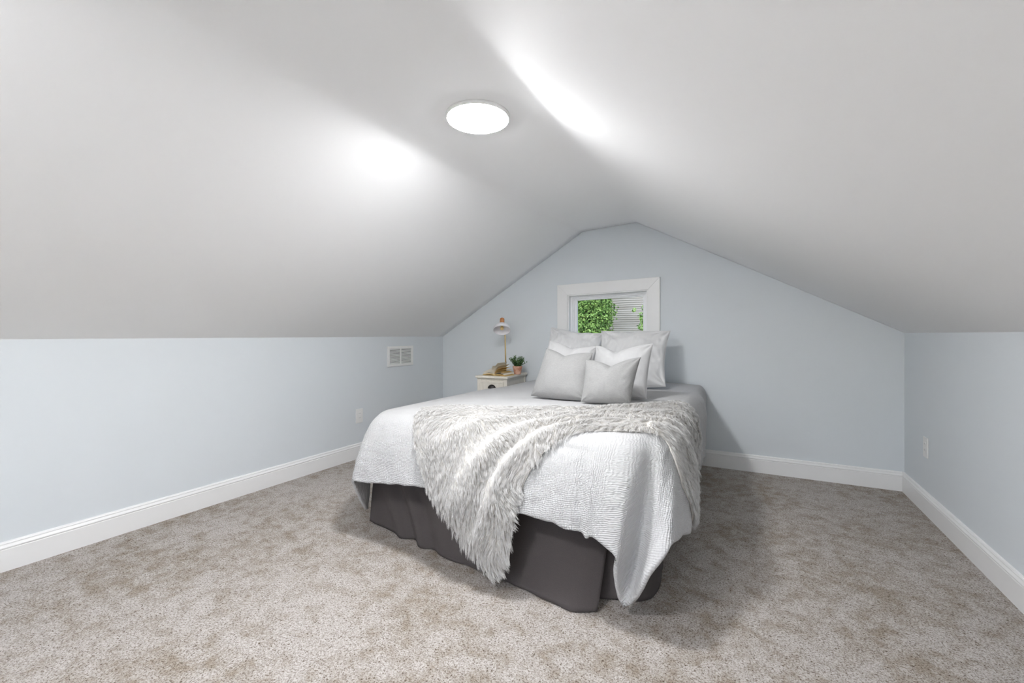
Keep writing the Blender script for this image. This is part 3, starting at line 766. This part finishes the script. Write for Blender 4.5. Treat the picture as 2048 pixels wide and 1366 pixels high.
# cup pull: half dome open below
bm = bmesh.new(); n = 24; m_ = 10; rows_ = []
for j in range(m_+1):
    ph = math.pi/2*j/m_; rr = 0.040*math.cos(ph)
    rows_.append([bm.verts.new((math.cos(math.pi*i/n)*0.040*(math.cos(ph*0.0)) * (1 if j == 0 else math.cos(ph)), -0.026*math.sin(ph)*1.0, math.sin(math.pi*i/n)*0.034*math.cos(ph))) for i in range(n+1)])
for a, b in zip(rows_, rows_[1:]):
    for i in range(n): bm.faces.new((a[i], a[i+1], b[i+1], b[i]))
bmesh.ops.remove_doubles(bm, verts=bm.verts, dist=1e-5); bmesh.ops.recalc_face_normals(bm, faces=bm.faces)
bm.transform(Matrix.Translation((0, -hd_-0.006, 0.590)))
cp = obj('cup_pull', bm, M_iron, dr, smooth=True); md = cp.modifiers.new('thickness', 'SOLIDIFY'); md.thickness = 0.003; md.offset = -1
0 and obj('pull_plate', bxm(-0.043, 0.043, -hd_-0.0075, -hd_-0.0055, 0.587, 0.627), M_iron, dr, bevel=0.0007)

# ------------------------------------------------------------------ table lamp
M_brass = mat('brushed_brass', (0.62, 0.46, 0.22), 0.35, 0.5, 0.85)
M_shade = mat('white_enamel', (0.78, 0.77, 0.80), 0.4, 0.4)
M_copperwood = mat('orange_brown_wood', (0.48, 0.20, 0.08), 0.5, 0.3); add_noise(M_copperwood, (0.40, 0.15, 0.055), (0.58, 0.27, 0.12), 40, 4, 0, stretch=(1, 1, 0.15))
M_bulb = mat('amber_bulb_glass', (0.85, 0.62, 0.28), 0.1, 0.5)
TT = 0.702
lx, ly = -2.083, 3.735
lamp = thing('table_lamp', 'slim brass table lamp with a tilted white dome shade and wooden cap', 'lamp', (lx, ly, TT))
obj('base', lathe([(0.055, 0.0), (0.058, 0.003), (0.058, 0.010), (0.053, 0.014), (0.010, 0.016)], 48), M_brass, lamp, smooth=True)
bm = bmesh.new(); tube(bm, [(0.005, 0, 0.012), (0.002, 0, 0.20), (-0.002, 0, 0.36), (-0.004, 0, 0.42), (-0.003, 0, 0.468)], 0.0065, 16)
obj('pole', bm, M_brass, lamp, smooth=True)
# the shade hangs in front of the pole, tipped towards the viewer
SH = Matrix.Translation((0.010, -0.082, 0.474)) @ Matrix.Scale(0.92, 4) @ Matrix.Rotation(R(28), 4, 'Z') @ Matrix.Rotation(R(-33), 4, 'X')
prof = []
for k in range(15):
    a = k/14*math.pi/2; prof.append((0.022+0.068*math.sin(a), 0.072*math.cos(a)-0.072))
outp = [(r, z) for r, z in prof]; inn = [(max(r-0.0025, 0.02), z-0.0022) for r, z in prof[::-1]]
bm = lathe(outp+[(0.0895, -0.074)]+inn, 56, False, False, SH); 
obj('lamp_shade', bm, M_shade, lamp, smooth=True)
obj('cap', lathe([(0.020, -0.004), (0.0235, 0.0), (0.0235, 0.068), (0.0205, 0.074)], 32, M=SH), M_copperwood, lamp, smooth=False)
obj('bulb', lathe([(0.009, -0.005), (0.010, -0.02), (0.016, -0.034), (0.0195, -0.048), (0.015, -0.062), (0.004, -0.068)], 24, M=SH), M_bulb, lamp, smooth=True)
obj('arm', (lambda b: (tube(b, [(-0.003, 0, 0.462), (-0.004, -0.03, 0.478), (-0.006, -0.066, 0.480)], 0.005, 12), b)[1])(bmesh.new()), M_brass, lamp, smooth=True)

# ------------------------------------------------------------------ open book
M_page = mat('cream_pages', (0.72, 0.66, 0.55), 0.8, 0.1)
M_edge = mat('old_page_edges', (0.66, 0.47, 0.20), 0.8, 0.1)
book = thing('open_book', 'open book with fanned yellowed pages lying on the nightstand', 'book', (-2.032, 3.520, TT), R(-6))
book.scale = (0.86, 0.86, 0.82)
bm = bmesh.new(); 
box(bm, -0.150, 0.0, -0.09, 0.09, 0.0008, 0.004); box(bm, 0.0, 0.145, -0.09, 0.09, 0.0008, 0.004)
obj('cover', bm, M_edge, book, bevel=0.001)
def leafstack(xs, zs, thick, y0, y1, name, m, fan=0.0):
    """a curved block of pages: profile of points from the spine outwards"""
    bm = bmesh.new(); a = []; b = []
    for y, lst in ((y0, a), (y1, b)):
        f = fan if y == y1 else 0
        for x, z in zip(xs, zs): lst.append((bm.verts.new((x, y, z+f*abs(x))), bm.verts.new((x, y, z+thick+f*abs(x)))))
    for k in range(len(xs)-1):
        bm.faces.new((a[k][1], a[k+1][1], b[k+1][1], b[k][1])); bm.faces.new((a[k][0], b[k][0], b[k+1][0], a[k+1][0]))
        bm.faces.new((a[k][0], a[k+1][0], a[k+1][1], a[k][1])); bm.faces.new((b[k][0], b[k][1], b[k+1][1], b[k+1][0]))
    bm.faces.new((a[0][0], a[0][1], b[0][1], b[0][0])); bm.faces.new((a[-1][0], b[-1][0], b[-1][1], a[-1][1]))
    bmesh.ops.recalc_face_normals(bm, faces=bm.faces)
    return obj(name, bm, m, book, smooth=False)
t_ = np.linspace(0, 1, 12)
leafstack(-0.146*t_, 0.0045+0.010*np.sin(np.pi*t_**0.7)*1.0, 0.010, -0.088, 0.088, 'page_block', M_edge)
leafstack(-0.144*t_, 0.016+0.012*t_**0.6, 0.004, -0.088, 0.088, 'page_block', M_page, fan=0.05)
leafstack(-0.142*t_, 0.020+0.010*np.sin(np.pi*t_**.6)+0.012*t_, 0.0015, -0.088, 0.088, 'page', M_page, fan=0.30)
leafstack(0.140*t_, 0.0045+0.008*np.sin(np.pi*t_**0.7), 0.006, -0.088, 0.088, 'page_block', M_edge)
for k, ang in enumerate((14, 27, 40, 54, 70)):
    L_ = 0.118+0.006*k; a = R(ang); c = 0.022
    xs = L_*t_*math.cos(a) - c*np.sin(np.pi*t_)*math.sin(a); zs = 0.010+L_*t_*math.sin(a) + c*np.sin(np.pi*t_)*math.cos(a)
    leafstack(xs, zs, 0.0016, -0.088, 0.088, 'page', M_edge if k < 3 else M_page)
xs = 0.136*t_; leafstack(xs, 0.013+0.014*np.sin(np.pi*t_)+0.03*(1-t_)*t_, 0.0015, -0.088, 0.088, 'page', M_page, fan=0.05)
a = R(100); xs = 0.10*t_*math.cos(a)-0.02*np.sin(np.pi*t_); zs = 0.012+0.095*t_
leafstack(xs, zs, 0.0012, -0.088, 0.088, 'page', M_page)

# ------------------------------------------------------------------ potted plant
M_terra = mat('weathered_terracotta', (0.55, 0.28, 0.18), 0.85, 0.1); add_noise(M_terra, (0.46, 0.20, 0.115), (0.66, 0.42, 0.32), 30, 5, 0.2, 0.001)
M_leaf = mat('boxwood_leaf', (0.12, 0.24, 0.07), 0.5, 0.3); add_noise(M_leaf, (0.035, 0.10, 0.03), (0.20, 0.36, 0.12), 45, 3)
M_soil = mat('soil', (0.05, 0.035, 0.025), 0.95, 0.05)
pl = thing('potted_plant', 'small leafy green plant in a terracotta pot on the nightstand', 'plant', (-1.925, 3.690, TT))
obj('pot', lathe([(0.028, 0.0), (0.033, 0.003), (0.040, 0.050), (0.0405, 0.055), (0.0455, 0.056), (0.0465, 0.074), (0.0445, 0.078), (0.040, 0.078), (0.039, 0.066)], 40, True, False), M_terra, pl, smooth=False, bevel=0.0)
obj('soil', lathe([(0.0385, 0.064), (0.030, 0.069), (0.004, 0.070)], 24), M_soil, pl, smooth=True)
rng = random.Random(5); bmL = bmesh.new(); bmS = bmesh.new()
def leaf(bm, p, d, up, ln, wd):
    d = d.normalized(); s = d.cross(up).normalized(); nrm = s.cross(d)
    pts = [(0, 0, 0), (0.3, 0.5, 0.10), (0.65, 0.5, 0.12), (1, 0, 0.0), (0.65, -0.5, 0.12), (0.3, -0.5, 0.10)]
    vs = [bm.verts.new(p+d*ln*a+s*wd*b+nrm*wd*c) for a, b, c in pts]; mid = [bm.verts.new(p+d*ln*0.5)]
    bm.faces.new((vs[0], vs[1], vs[2], mid[0])); bm.faces.new((mid[0], vs[2], vs[3], vs[4])); bm.faces.new((vs[0], mid[0], vs[4], vs[5]))
for k in range(52):
    az = rng.uniform(0, 2*math.pi); sp = rng.uniform(0.0, 1.0)**0.6; reach = 0.072*sp; top = rng.uniform(0.060, 0.122)*(1-0.35*sp)
    pts = []
    for q in range(6):
        t = q/5; pts.append(Vector((math.cos(az)*(0.012+reach*t**0.8), math.sin(az)*(0.012+reach*t**0.8), 0.064+top*t*(1.25-0.25*t))))
    tube(bmS, pts, [0.0011-0.00012*q for q in range(6)], 5)
    for q in range(1, 6):
        for _ in range(5):
            p = pts[q]+Vector((rng.gauss(0, 0.003), rng.gauss(0, 0.003), rng.gauss(0, 0.004))); a2 = rng.uniform(0, 6.28)
            d = Vector((math.cos(a2), math.sin(a2), rng.uniform(-0.2, 0.9)))
            leaf(bmL, p, d, Vector((0.1, 0.1, 1)), rng.uniform(0.011, 0.018), rng.uniform(0.007, 0.011))
obj('stem', bmS, M_leaf, pl, smooth=True)
lo = obj('leaves', bmL, M_leaf, pl, smooth=True); lo['kind'] = 'stuff'

# ------------------------------------------------------------------ outside: ground, neighbour's house, ivy
M_grass = mat('lawn', (0.10, 0.16, 0.05), 0.95, 0.05); add_noise(M_grass, (0.06, 0.11, 0.03), (0.16, 0.22, 0.08), 3, 5)
struct('ground', bxm(-60, 40, 4.6, 80, -3.6, -3.5), M_grass)
M_side = mat('weathered_grey_siding', (0.52, 0.48, 0.44), 0.85, 0.1); add_noise(M_side, (0.38, 0.345, 0.315), (0.50, 0.465, 0.435), 2.5, 6, 0, stretch=(0.6, 1, 6))
M_corner = mat('cream_corner_board', (0.66, 0.60, 0.50), 0.8, 0.1)
M_roof = mat('grey_shingles', (0.14, 0.13, 0.13), 0.9, 0.1); add_noise(M_roof, (0.09, 0.085, 0.085), (0.2, 0.19, 0.18), 9, 4)
hs = thing('neighbour_house', 'house with weathered grey lap siding seen through the window', 'house', (0.2, 14.6, -3.5))
HX0, HX1, HYF, HYB = -3.46, 5.0, 12.0, 17.0
bm = bmesh.new(); p = []; z = -3.5; lap = 0.058
Nl = int(8.0/lap)
va = []
for k in range(Nl):
    for (zz, yy) in ((z+k*lap, HYF-0.016), (z+(k+1)*lap-0.002, HYF-0.003), (z+(k+1)*lap-0.002, HYF+0.002)): va.append((bm.verts.new((HX0, yy, zz)), bm.verts.new((HX1, yy, zz))))
for a, b in zip(va, va[1:]): bm.faces.new((a[0], a[1], b[1], b[0]))
bm.transform(Matrix.Translation((-0.2, -14.6, 3.5))); bmesh.ops.recalc_face_normals(bm, faces=bm.faces)
obj('siding', bm, M_side, hs)
ZT = -3.5+Nl*lap
obj('wall', (lambda b: (b.transform(Matrix.Translation((-0.2, -14.6, 3.5))), b)[1])(bxm(HX0+0.02, HX1, HYF+0.004, HYB, -3.5, ZT)), M_side, hs)
obj('corner_board', (lambda b: (b.transform(Matrix.Translation((-0.2, -14.6, 3.5))), b)[1])(bxm(HX0-0.10, HX0+0.02, HYF-0.03, HYF+0.09, -3.5, ZT)), M_corner, hs)
bm = bmesh.new(); q = [(HX0-0.5, HYF-0.5, ZT), (HX1+0.5, HYF-0.5, ZT), (HX1+0.5, HYB+0.5, ZT), (HX0-0.5, HYB+0.5, ZT), (HX0-0.5, (HYF+HYB)/2, ZT+1.8), (HX1+0.5, (HYF+HYB)/2, ZT+1.8)]
qv = [bm.verts.new(p_) for p_ in q]
for f in ((0, 1, 5, 4), (3, 4, 5, 2), (0, 4, 3), (1, 2, 5), (0, 3, 2, 1)): bm.faces.new([qv[k] for k in f])
bm.transform(Matrix.Translation((-0.2, -14.6, 3.5)))
obj('roof', bm, M_roof, hs)

M_ivy = mat('bright_ivy_leaf', (0.16, 0.34, 0.06), 0.5, 0.3)
oi = N(M_ivy, 'TexNoise'); oi.inputs['Scale'].default_value = 9; oi.inputs['Detail'].default_value = 3; L(M_ivy, coords(M_ivy), oi.inputs[0])
rr = N(M_ivy, 'ValToRGB'); e = rr.color_ramp.elements; e[0].position = 0.32; e[0].color = (0.05, 0.15, 0.025, 1); e[1].position = 0.66; e[1].color = (0.40, 0.60, 0.17, 1)
L(M_ivy, oi.outputs[0], rr.inputs[0]); L(M_ivy, rr.outputs[0], bsdf(M_ivy).inputs['Base Color'])
M_bark = mat('bark', (0.10, 0.075, 0.05), 0.95, 0.05)
def crown(name, label, cx, cy, cz, blobs, nleaf, trunk, seed, size=(0.030, 0.060)):
    rg = random.Random(seed); t = thing(name, label, 'tree', (cx, cy, -3.5))
    bm = bmesh.new()
    tot = sum(b[3]**2 for b in blobs)
    for (bx_, by_, bz_, br) in blobs:
        for _ in range(int(nleaf*br*br/tot)):
            while True:
                d = Vector((rg.gauss(0, 1), rg.gauss(0, 1), rg.gauss(0, 1)))
                if d.length > 0.01: break
            d.normalize(); r_ = br*(0.62+0.42*rg.random())
            r_ *= 0.88+0.30*vnoise(d.x*3+bx_, d.y*3, d.z*3+bz_)
            p = Vector((bx_-cx, by_-cy, bz_+3.5))+d*r_
            dd = (d*0.5+Vector((rg.gauss(0, .6), rg.gauss(0, .6), rg.gauss(0, .6)-0.3)))
            up = (d+Vector((rg.gauss(0, .4), rg.gauss(0, .4), rg.gauss(0, .4)+0.4))).normalized()
            if dd.cross(up).length < 0.05: continue
            s_ = rg.uniform(*size); leaf(bm, p, dd, up, s_, s_*0.8)
    o = obj('foliage', bm, M_ivy, t); o['kind'] = 'stuff'
    bm = bmesh.new(); tube(bm, [Vector(q_)-Vector((cx, cy, -3.5)) for q_ in trunk], [(0.16 if nleaf > 2000 else 0.03)*(1-0.15*k) for k in range(len(trunk))], 10)
    obj('trunk', bm, M_bark, t, smooth=True)
crown('ivy_tree', 'dense bright green ivy covered tree at the left of the window view', -3.62, 10.4, 0,
      [(-3.95, 10.5, 2.45, .75), (-3.35, 10.35, 2.05, .50), (-3.10, 10.3, 1.98, .26), (-3.02, 10.4, 2.12, .14), (-3.5, 10.4, 1.35, .62), (-3.14, 10.3, 1.60, .28), (-4.1, 10.6, 1.3, .7), (-3.75, 10.4, 0.6, .7), (-3.06, 10.3, 1.72, .17), (-3.4, 10.5, 2.6, .6),
       (-3.32, 10.4, 1.12,   .32), (-3.7, 10.9, 2.2, .6), (-3.3, 10.8, 1.7, .45), (-3.6, 10.9, 1.4, .6)], 36000,
      [(-3.7, 10.5, -3.5), (-3.68, 10.5, -1.5), (-3.65, 10.5, 0.4), (-3.6, 10.5, 1.8)], 3)
crown('sapling', 'pale green sapling in front of the siding at the right of the window view', -1.83, 9.2, 0,
      [(-1.90, 9.2, 1.45, .09), (-1.86, 9.2, 1.62, .06), (-2.06, 9.2, 1.60, .045), (-1.91, 9.2, 1.25, .09), (-1.80, 9.2, 1.35, .13), (-1.84, 9.2, 1.0, .2), (-1.84, 9.2, 0.7, .25)], 1600,
      [(-1.72, 9.2, -3.5), (-1.74, 9.2, -1.5), (-1.75, 9.2, 0.2), (-1.78, 9.2, 1.2)], 9, size=(0.025, 0.045))
